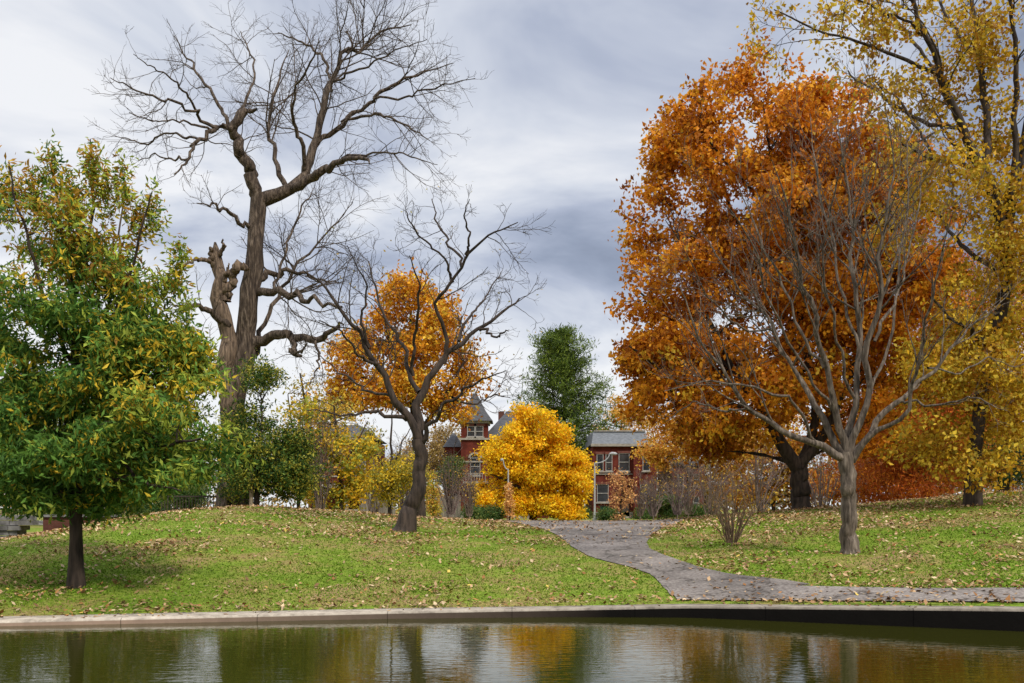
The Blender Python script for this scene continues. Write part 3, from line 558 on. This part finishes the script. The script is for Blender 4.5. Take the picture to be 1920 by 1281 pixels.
for i,(Y,pxc,b_,h,w) in enumerate([(58,1330,965,130,70),(62,1420,965,150,80),(66,1225,968,75,35),(66,1540,955,140,70),(57,1600,950,110,50),(90,1290,965,120,60),(60,700,965,160,50),(66,845,965,130,45),(70,760,965,150,50),(84,880,968,90,25),(80,1200,968,80,30),(46,600,960,200,45),(100,1250,968,110,40),(72,1270,965,90,40)]):
    bareshrub('thicket_shrub','tangled grey brown leafless thicket beside the street',Y,pxc,b_,h,w,100+i,PRP,TK,n=20,rm=.011,group='leafless thickets beside the street',sr=.9)
for i,(Y,pxc,pyc,w,h) in enumerate([(96,885,962,22,12),(98,1085,962,22,14),(80,1250,950,22,22),(95,1300,962,25,12),(88,840,890,26,32),(100,1205,965,18,10),(79,925,966,20,9),(79,1140,968,18,8),(60,330,940,50,28),(62,230,945,60,24),(60,120,950,60,24)]):
    leafy('garden_shrub','low green garden shrub beside the street',Y,[(pxc,975,1),(pxc,pyc,.6)],[([(pxc,965,.6),(pxc+6,pyc,.4)],0)],[(pxc,pyc,w,h,0,w*Y/F)],220,20,.22,.16,.5,[(.04,.09,.02),(.08,.14,.03),(.16,.18,.04)],140+i,cat='shrub',group='garden shrubs along the street',nl=10,nb=16,bs=.4)
for i,(Y,pxc,bl,pal) in enumerate([(150,1165,[(1165,790,50,45,0,5),(1190,840,45,50,0,5)],[(.75,.47,.08),(.7,.38,.06),(.55,.3,.06)]),
   (100,1290,[(1290,800,60,50,0,3.5),(1245,850,40,30,0,3)],[(.6,.28,.03),(.5,.2,.03),(.68,.42,.06)]),
   (100,1380,[(1380,830,50,60,0,3.5),(1370,900,50,40,0,3)],[(.55,.24,.03),(.42,.16,.03),(.62,.36,.06)]),
   (78,1450,[(1440,830,90,70,0,4),(1480,910,90,30,0,3)],[(.5,.22,.02),(.4,.15,.02),(.6,.4,.05)]),
   (75,1620,[(1620,820,90,80,0,4),(1600,900,80,40,0,3)],[(.52,.16,.015),(.40,.10,.015),(.6,.28,.03)]),
   (70,1740,[(1750,840,90,80,0,4)],[(.42,.12,.015),(.30,.08,.012),(.54,.25,.03)]),
   (112,560,[(560,880,60,60,0,4),(620,900,50,40,0,4)],[(.5,.36,.06),(.4,.25,.06),(.3,.28,.06)]),
   (130,1330,[(1320,900,70,50,0,5),(1260,920,40,40,0,4)],[(.42,.26,.06),(.32,.2,.06),(.2,.2,.05)]),
   (135,790,[(790,880,60,60,0,4)],[(.4,.28,.08),(.32,.2,.08)]),
   (135,850,[(850,840,50,50,0,4)],[(.4,.28,.08),(.32,.2,.08)])]):
    leafy('autumn_tree','orange brown autumn tree beyond the street' ,Y,[(pxc,970,4),(pxc,900,3),(pxc,bl[0][1],1.2)],[([(pxc,900,2),(pxc+25,860,1.5),(pxc+40,840,.7)],0)],bl,650,18,.36,.28,.6,pal,150+i,group='autumn trees beyond the street',nb=45,bs=.9)
for i,(Y,pxc,bl,pal) in enumerate([(66,40,[(20,800,100,110,0,4),(60,890,110,60,0,4),(150,870,80,60,0,4)],[(.05,.09,.013),(.09,.14,.02),(.25,.24,.03)]),
   (72,190,[(180,760,80,110,0,4),(220,870,80,70,0,4)],[(.07,.12,.02),(.17,.20,.03),(.35,.29,.04)]),
   (75,330,[(310,800,60,100,0,4),(330,890,60,60,0,4),(260,900,60,50,0,4)],[(.06,.10,.02),(.24,.23,.04),(.10,.14,.03)])]):
    leafy('hedgerow_tree','dense green tree mass behind the lawn, made taller for the pond reflection',Y,[(pxc,970,5),(pxc,920,4),(pxc,bl[0][1],2)],[([(pxc,920,2),(pxc+25,890,1.5),(pxc+40,870,.7)],0)],bl,1100,18,.4,.30,.5,pal,170+i,group='dense trees behind the lawn',nb=75,bs=.9)  # crowns raised behind the left tree so the pond reflects green, not sky
# distant wood (stuff)
rg=np.random.default_rng(200); M=5600
x=rg.uniform(-260,260,M); hmax=9+5*np.sin(x*.11)+3*np.sin(x*.31+1)+2*np.sin(x*.9); yy=rg.uniform(170,205,M); zz=1+rg.uniform(0,1,M)**.8*np.maximum(hmax,5)
V,Fc,C=leafgeo(np.stack([x,yy,zz],1),12,1.1,.8,.6,[(.42,.26,.08),(.3,.24,.14),(.5,.32,.08),(.14,.17,.06),(.24,.17,.13)],None,.2,rg)
me=fast_mesh('distant_wood',V,Fc,C); go=bpy.data.objects.new('distant_wood',me); col.objects.link(go); me.materials.append(LEAF); go['kind']='stuff'

# ============================================================ BUILDINGS
def brickmat(name,c1,c2,mort):
    m,n,nd,ln=nt(name); tc=N(nd,'ShaderNodeTexCoord'); s=N(nd,'ShaderNodeSeparateXYZ'); ln.new(tc.outputs['Object'],s.inputs[0])
    ad=N(nd,'ShaderNodeMath',operation='ADD'); ln.new(s.outputs[0],ad.inputs[0]); ln.new(s.outputs[1],ad.inputs[1])
    cb=N(nd,'ShaderNodeCombineXYZ'); ln.new(ad.outputs[0],cb.inputs[0]); ln.new(s.outputs[2],cb.inputs[1])
    b=N(nd,'ShaderNodeTexBrick'); b.inputs['Scale'].default_value=1; b.inputs['Brick Width'].default_value=.22; b.inputs['Row Height'].default_value=.075; b.inputs['Mortar Size'].default_value=.006
    b.inputs['Color1'].default_value=(*c1,1); b.inputs['Color2'].default_value=(*c2,1); b.inputs['Mortar'].default_value=(*mort,1); ln.new(cb.outputs[0],b.inputs['Vector'])
    t=N(nd,'ShaderNodeTexNoise'); t.inputs['Scale'].default_value=1.2; t.inputs['Detail'].default_value=6; ln.new(tc.outputs['Object'],t.inputs['Vector'])
    r=ramp(nd,[(.3,(.55,.55,.55)),(.7,(1.25,1.25,1.25))]); ln.new(t.outputs[0],r.inputs[0])
    mx=N(nd,'ShaderNodeMixRGB',blend_type='MULTIPLY'); mx.inputs[0].default_value=1; ln.new(b.outputs[0],mx.inputs[1]); ln.new(r.outputs[0],mx.inputs[2])
    p=N(nd,'ShaderNodeBsdfPrincipled'); p.inputs['Roughness'].default_value=.9; p.inputs['Specular IOR Level'].default_value=.1; ln.new(mx.outputs[0],p.inputs['Base Color'])
    o=N(nd,'ShaderNodeOutputMaterial'); ln.new(p.outputs[0],o.inputs[0]); return m
BR=brickmat('red_brick',(.12,.022,.014),(.155,.029,.018),(.07,.035,.026)); BR2=brickmat('brown_brick',(.10,.035,.027),(.13,.045,.033),(.10,.07,.05))
STONE=noise_mat('pale_stone',[(.3,(.22,.19,.155)),(.7,(.34,.31,.26))],scale=3); DSTONE=noise_mat('grey_stone',[(.3,(.06,.057,.053)),(.5,(.14,.13,.125)),(.7,(.24,.23,.22))],scale=2.5)
RST=noise_mat('red_stone',[(.3,(.11,.035,.025)),(.7,(.17,.06,.042))],scale=3)
WHITE=noise_mat('white_paint',[(.3,(.28,.26,.24)),(.7,(.42,.40,.37))],scale=5,bump=0)
SLATE=noise_mat('grey_slate',[(.3,(.11,.12,.13)),(.7,(.21,.22,.235))],scale=3,stretch=(1,1,6),bump=.4)
SLATED=noise_mat('dark_slate',[(.3,(.045,.045,.048)),(.7,(.10,.10,.105))],scale=3,stretch=(1,1,6),bump=.4)
DARKT=noise_mat('dark_trim',[(.3,(.03,.025,.02)),(.7,(.07,.05,.04))],scale=4,bump=0)
GLASS=noise_mat('window_glass',[(.3,(.015,.018,.022)),(.7,(.05,.055,.06))],scale=1,rough=.08,bump=0,spec=.6)
WOOD=noise_mat('weathered_wood',[(.3,(.10,.085,.07)),(.7,(.24,.20,.16))],scale=6,stretch=(1,1,.2)); METAL=noise_mat('galvanised_metal',[(.3,(.28,.28,.27)),(.7,(.42,.42,.40))],scale=5,rough=.5,bump=0)
def window(h,x,z,w,ht,y,arch=False,trim=RST,fr=WHITE,cross=True):
    t=.06; f=[(x-w/2,x-w/2+t,y-.10,y,z,z+ht),(x+w/2-t,x+w/2,y-.10,y,z,z+ht),(x-w/2+t,x+w/2-t,y-.10,y,z,z+t),(x-w/2+t,x+w/2-t,y-.10,y,z+ht-t,z+ht)]
    if cross: f.append((x-w/2+t,x+w/2-t,y-.085,y,z+ht*.5-.03,z+ht*.5+.03))
    o=boxpart('window',f,h,fr)
    def sub(nm,l,m):
        V,Fc=boxes(l); q=part(nm,pymesh(nm,off(V,h),Fc),o,m); return q
    sub('pane',[(x-w/2+t,x+w/2-t,y-.03,y,z+t,z+ht*.5-.03),(x-w/2+t,x+w/2-t,y-.03,y,z+ht*.5+.03,z+ht-t)] if cross else [(x-w/2+t,x+w/2-t,y-.03,y,z+t,z+ht-t)],GLASS)
    sub('sill',[(x-w/2-.12,x+w/2+.12,y-.2,y,z-.16,z)],STONE)
    if arch:
        V=[];Fc=[];k=10
        for i in range(k+1):
            a=math.pi*i/k
            for rr in (w/2-.02,w/2+.22):
                for yy_ in (y-.14,y): V.append((x-math.cos(a)*rr,yy_,z+ht+math.sin(a)*rr*.8))
        for i in range(k):
            b=i*4; Fc+=[(b,b+4,b+6,b+2),(b+2,b+6,b+7,b+3),(b,b+1,b+5,b+4)]
        part('lintel',pymesh('lintel',off(V,h),Fc),o,trim)
        V=[(x-math.cos(math.pi*i/k)*(w/2-.02),y-.05,z+ht+math.sin(math.pi*i/k)*(w/2-.02)*.8) for i in range(k+1)]
        part('pane',pymesh('pane',off(V,h),[tuple(range(k+1))]),o,GLASS)
    else: sub('lintel',[(x-w/2-.15,x+w/2+.15,y-.14,y,z+ht,z+ht+.25)],trim)
    return o
def poly_part(name,V,Fc,h,m): return part(name,pymesh(name,off(V,h),Fc),h,m)
def hip(x0,x1,y0,y1,z0,z1,inx,iny):
    V=[(x0,y0,z0),(x1,y0,z0),(x1,y1,z0),(x0,y1,z0),(x0+inx,y0+iny,z1),(x1-inx,y0+iny,z1),(x1-inx,y1-iny,z1),(x0+inx,y1-iny,z1)]
    return V,[(0,1,5,4),(1,2,6,5),(2,3,7,6),(3,0,4,7),(4,5,6,7),(3,2,1,0)]
# turreted house
h=thing('brick_house','red brick victorian house with steep slate turret and arched windows','house',(-1.5,110,1.2))
boxpart('wall',[(-3.0,4.0,110.6,122,1.0,10.2),(-5.55,-2.65,108.4,112,1.0,11.55),(-7.6,-5.55,112,121,1.0,9.2)],h,BR)
for b_ in [(-5.75,-2.45,108.2,108.4,9.75,9.95),(-5.75,-2.45,108.15,112.1,11.55,11.8),(-5.7,-2.5,108.25,108.4,7.3,7.45),(-2.6,4.15,110.35,110.6,9.9,10.2)]: boxpart('cornice',[b_],h,STONE)
boxpart('plinth',[(-5.7,-2.5,108.2,108.4,1.0,2.0)],h,STONE)
V,Fc=hip(-6.1,-2.1,107.85,112.35,11.8,12.9,.75,.85); V2,F2=hip(-5.35,-2.85,108.7,111.5,12.9,15.0,1.05,1.2)
V3,F3=hip(-3.2,4.3,110.4,122.3,10.2,13.4,2.6,3.5); V4,F4=hip(-7.8,-5.55,111.8,121.2,9.2,10.9,1,2)
Va=V+V2+V3+V4; Fa=Fc+[tuple(i+8 for i in f) for f in F2]+[tuple(i+16 for i in f) for f in F3]+[tuple(i+24 for i in f) for f in F4]
poly_part('roof',Va,Fa,h,SLATED); boxpart('finial',[(-4.13,-4.07,110.07,110.13,15.0,15.7)],h,DARKT)
boxpart('chimney',[(-1.6,-.9,116,117,12.5,13.6)],h,BR2)
window(h,-4.45,10.1,.85,1.15,108.4); window(h,-3.55,10.1,.85,1.15,108.4)
window(h,-4.0,5.9,1.1,1.9,108.4,True,STONE); window(h,-4.0,2.4,1.3,1.9,108.4,True); window(h,-1.4,6.2,1.0,1.9,110.6,True); window(h,1.4,6.2,1.0,1.9,110.6,True); window(h,-1.4,2.4,1.0,1.9,110.6,True); window(h,-6.6,5.6,.8,1.7,112); window(h,-6.6,2.3,.8,1.7,112)
boxpart('balcony',[(-5.3,-2.6,107.2,108.4,5.0,5.2)]+[(-5.3+i*.3,-5.24+i*.3,107.2,107.26,5.2,6.0) for i in range(9)]+[(-5.3,-2.6,107.18,107.28,6.0,6.1)],h,STONE)
boxpart('steps',[(-.2,2.4,109.4-i*.35,109.75-i*.35,1.0,2.2-i*.2) for i in range(5)],h,STONE)
# mansard house
h=thing('brick_house','flat fronted red brick townhouse with grey slate mansard roof','house',(12.6,112,1.2))
boxpart('wall',[(9.1,16.2,112,124,1.0,9.25),(13.6,16.2,111.3,112,1.0,8.9)],h,BR)
V,Fc=hip(8.95,15.35,111.85,124.2,9.55,11.0,.25,.9)
poly_part('roof',V,Fc,h,SLATE)
for b_ in [(8.85,16.45,111.6,112,9.25,9.55),(9.1,13.55,111.86,112,6.1,6.2),(9.25,15.1,112.55,112.7,11.0,11.12)]: boxpart('cornice',[b_],h,STONE)
boxpart('plinth',[(9.1,13.6,111.9,112,1.0,1.9)],h,STONE)
for x in (9.9,10.9): window(h,x,6.5,.75,1.9,112,False)
window(h,12.6,6.5,1.2,2.0,112,False)
window(h,15.0,6.5,.8,1.9,111.3,False); window(h,10.2,3.0,1.3,2.0,112,False); window(h,14.9,3.0,1.1,2.0,111.3,False)
V,Fc=boxes([(12.2,13.2,111.9,112,1.4,3.7)]); part('door',pymesh('door',off(V,h),Fc),h,DARKT)
# brown brick house
h=thing('brick_house','plain brown brick flat roofed house with narrow windows','house',(20.8,118,1.2))
boxpart('wall',[(19.0,22.8,118,130,1.0,7.6)],h,BR2); boxpart('cornice',[(18.9,22.9,117.85,118,7.3,7.6)],h,DARKT); V,Fc=hip(18.95,22.85,117.95,130,7.6,7.9,.1,.1); poly_part('roof',V,Fc,h,SLATED)
for x in (20,21.8): window(h,x,5.0,.7,1.4,118); window(h,x,2.2,.7,1.5,118)
# left house
h=thing('brick_house','red brick house with arched pale stone porch and slate roof','house',(-18,105,1.2))
boxpart('wall',[(-21.5,-14.8,105,116,1.0,9.6)],h,BR); V,Fc=hip(-21.8,-14.5,104.7,116.3,9.8,11.3,2,3); poly_part('roof',V,Fc,h,SLATED)
for b_ in [(-21.7,-14.6,104.8,105,9.55,9.8),(-21.6,-14.7,104.88,105,5.6,5.75)]: boxpart('cornice',[b_],h,STONE)
for x in (-20.4,-18.1,-15.9): window(h,x,6.4,.95,1.8,105,True)
window(h,-20.4,2.6,1.1,1.7,105,True)
boxpart('porch',[(-19.6,-14.6,102.5,105,1.0,2.2),(-19.6,-19.2,102.5,102.9,2.2,4.4),(-17.3,-16.9,102.5,102.9,2.2,4.4),(-15.0,-14.6,102.5,102.9,2.2,4.4),(-19.7,-14.5,102.4,105,4.4,4.8)],h,STONE)

# fences
def fence(label,x0,x1,y,z,ht,mat):
    f=thing('fence',label,'fence',((x0+x1)/2,y,z)); n=int((x1-x0)/.16)
    boxpart('boards',[(x0+i*.16,x0+i*.16+.145,y,y+.03,z,z+ht+.03*math.sin(i*2.3)) for i in range(n)],f,mat)
    boxpart('rail',[(x0,x1,y+.03,y+.09,z+.35,z+.45),(x0,x1,y+.03,y+.09,z+ht-.35,z+ht-.25)],f,mat)
fence('weathered grey wooden board fence beside the street',-13.5,-10.2,88,1.2,2.0,WOOD)
fence('brown wooden board fence beside the turreted house',-7.6,-5.0,98,1.2,2.3,WOOD)
ir=thing('iron_fence','black iron railing along the top of the lawn','fence',(-14.6,46,float(ground(-14.6,46))))
gz=float(ground(-14.6,46))
boxpart('bars',[(-16.2+i*.14,-16.17+i*.14,46,46.03,gz,gz+1.1) for i in range(24)],ir,DARKT); boxpart('rail',[(-16.25,-12.9,45.98,46.05,gz+1.1,gz+1.16),(-16.25,-12.9,45.98,46.05,gz+.15,gz+.2)],ir,DARKT)
wl_=thing('stone_wall','rough grey rubble stone wall beside the lawn','wall',(-24,43,.6))
bx=[];rg=np.random.default_rng(3)
for r_ in range(8):
    x=-29+rg.uniform(0,.3)
    while x<-21.2+.25*rg.uniform(-1,1):
        w=rg.uniform(.22,.6); bx.append((x,x+w-.03,42.6-rg.uniform(0,.14),43.4,.2+r_*.22,.2+r_*.22+rg.uniform(.18,.215))); x+=w
boxpart('stones',bx,wl_,DSTONE)
bw=thing('brick_wall','low red brown brick wall with concrete cap','wall',(-19.3,45.2,1))
boxpart('wall',[(-21.2,-18.0,45,45.5,.6,1.85)],bw,BR2); boxpart('cap',[(-21.3,-17.9,44.9,45.6,1.85,1.95)],bw,DSTONE)
gz=float(ground(-11.0,42)); p_=thing('wooden_post','short weathered pale wooden post at the lawn edge','post',(-11.0,42,gz))
P=np.array([[(-11.0,42,gz-.2),(-11.0,42,gz+.9),(-10.97,42,gz+1.8)]]); part('post',tubemesh('post',[(P,np.array([[.09,.085,.08]]),10)],p_),p_,noise_mat('pale_wood',[(.3,(.22,.17,.11)),(.7,(.4,.33,.23))],scale=8,stretch=(1,1,.2)))
boxpart('cap',[(-11.07,-10.87,41.9,42.1,gz+1.8,gz+1.84)],p_,WOOD)
def lamp(x,y,ht,dirx,label):
    e=thing('street_lamp',label,'street lamp',(x,y,1.2),'street lamps along the street')
    P=np.array([[(x,y,1.2+ht*t) for t in np.linspace(0,1,8)]]); part('post',tubemesh('post',[(P,np.linspace(.09,.05,8)[None],10)],e),e,METAL)
    P=np.array([[(x+dirx*1.3*math.sin(a),y,1.2+ht-.05+.75*(1-math.cos(a))*1.0) for a in np.linspace(0,math.pi/2,9)]])
    part('arm',tubemesh('arm',[(P,np.full((1,9),.04),8)],e),e,METAL)
    hx=x+dirx*1.3; P=np.array([[(hx,y,1.2+ht+.7),(hx+dirx*.2,y,1.2+ht+.72),(hx+dirx*.55,y,1.2+ht+.7),(hx+dirx*.7,y,1.2+ht+.68)]])
    part('lamp_head',tubemesh('lamp_head',[(P,np.array([[.05,.13,.12,.03]]),10)],e),e,METAL)
    boxpart('base',[(x-.16,x+.16,y-.16,y+.16,1.2,1.5)],e,METAL)
lamp(-.30,79,4.2,-.3,'slim grey metal street lamp beside the yellow tree'); lamp(6.56,79,4.7,.9,'grey metal street lamp with curved arm before the townhouse')
bn=thing('wheeled_bin','dark green wheeled rubbish bin by the townhouse','bin',(9.8,105,1.2))
V,Fc=hip(9.4,10.2,104.6,105.4,1.3,2.5,-.07,-.07); poly_part('body',V,Fc,bn,noise_mat('green_plastic',[(.3,(.01,.06,.04)),(.7,(.02,.09,.06))],bump=0)); boxpart('lid',[(9.3,10.3,104.45,105.5,2.5,2.58)],bn,DARKT)
for a,b in ((9.42,9.5),(10.1,10.18)): boxpart('wheel',[(a,b,105.2,105.5,1.2,1.45)],bn,DARKT)

# ============================================================ LIGHT, SKY, CAMERA
SUN_EL=math.radians(46); SUN_AZ=math.radians(140)  # azimuth from +Y clockwise (towards +X)
sd=Vector((math.sin(SUN_AZ)*math.cos(SUN_EL),math.cos(SUN_AZ)*math.cos(SUN_EL),math.sin(SUN_EL)))
sl=bpy.data.lights.new('sun','SUN'); sl.energy=3.4; sl.angle=math.radians(6); sl.color=(1,.94,.85)
so=bpy.data.objects.new('sun',sl); col.objects.link(so); so.rotation_euler=sd.to_track_quat('Z','Y').to_euler(); so.location=(0,0,50)
w=bpy.data.worlds.new('World'); scene.world=w; w.use_nodes=True; nd=w.node_tree.nodes; ln=w.node_tree.links; nd.clear()
sky=N(nd,'ShaderNodeTexSky',sky_type='NISHITA'); sky.sun_disc=False; sky.sun_elevation=SUN_EL; sky.sun_rotation=SUN_AZ
b1=N(nd,'ShaderNodeBackground'); b1.inputs[1].default_value=.1; ln.new(sky.outputs[0],b1.inputs[0])
tc=N(nd,'ShaderNodeTexCoord'); s=N(nd,'ShaderNodeSeparateXYZ'); ln.new(tc.outputs['Generated'],s.inputs[0])
def M_(op,a,b=None,c=None):
    m=N(nd,'ShaderNodeMath',operation=op)
    for i,v in enumerate((a,b,c)):
        if v is None: continue
        if isinstance(v,(int,float)): m.inputs[i].default_value=v
        else: ln.new(v,m.inputs[i])
    return m.outputs[0]
zz=M_('ADD',M_('MAXIMUM',s.outputs[2],0),.22); u=M_('DIVIDE',s.outputs[0],zz); v=M_('DIVIDE',s.outputs[1],zz)
cb=N(nd,'ShaderNodeCombineXYZ'); ln.new(u,cb.inputs[0]); ln.new(v,cb.inputs[1])
t=N(nd,'ShaderNodeTexNoise'); t.inputs['Scale'].default_value=1.6; t.inputs['Detail'].default_value=6; t.inputs['Roughness'].default_value=.55; t.inputs['Distortion'].default_value=.5
mp=N(nd,'ShaderNodeMapping'); mp.inputs['Location'].default_value=(3.1,1.7,0); ln.new(cb.outputs[0],mp.inputs[0]); ln.new(mp.outputs[0],t.inputs['Vector'])
br=M_('MULTIPLY',M_('SUBTRACT',t.outputs[0],.5),2.2)
lft=M_('MULTIPLY',s.outputs[0],-.75)
hz=N(nd,'ShaderNodeMapRange'); hz.inputs[1].default_value=.24; hz.inputs[2].default_value=.12; hz.inputs[3].default_value=0; hz.inputs[4].default_value=.38; ln.new(s.outputs[2],hz.inputs[0])
bank=M_('MULTIPLY',M_('POWER',2.718,M_('MULTIPLY',M_('POWER',M_('DIVIDE',M_('SUBTRACT',s.outputs[2],.26),.06),2),-1)),-.22)
tot=M_('ADD',M_('ADD',M_('ADD',br,lft),M_('ADD',hz.outputs[0],bank)),.66)
r=ramp(nd,[(0,(.24,.28,.38)),(.25,(.33,.38,.50)),(.5,(.47,.52,.65)),(.75,(.70,.74,.83)),(1,(.94,.95,.98))]); ln.new(tot,r.inputs[0])
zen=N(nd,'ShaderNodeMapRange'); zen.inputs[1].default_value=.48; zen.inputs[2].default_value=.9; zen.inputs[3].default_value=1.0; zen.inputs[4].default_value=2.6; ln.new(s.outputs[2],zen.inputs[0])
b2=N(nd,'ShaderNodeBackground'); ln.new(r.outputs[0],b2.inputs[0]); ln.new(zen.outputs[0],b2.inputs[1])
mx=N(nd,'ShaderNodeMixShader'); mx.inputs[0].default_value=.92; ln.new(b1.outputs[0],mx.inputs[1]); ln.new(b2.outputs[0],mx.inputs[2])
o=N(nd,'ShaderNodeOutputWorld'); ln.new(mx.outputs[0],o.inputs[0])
cam=bpy.data.cameras.new('camera'); cam.lens=35; cam.sensor_width=36; cam.shift_y=(HP-640.5)/1920; cam.clip_end=6000; cam.clip_start=.1
co=bpy.data.objects.new('camera',cam); col.objects.link(co); co.location=(0,0,CZ); co.rotation_euler=(math.radians(90),0,0); scene.camera=co
scene.view_settings.view_transform='Standard'; scene.view_settings.look='None'; scene.view_settings.exposure=0
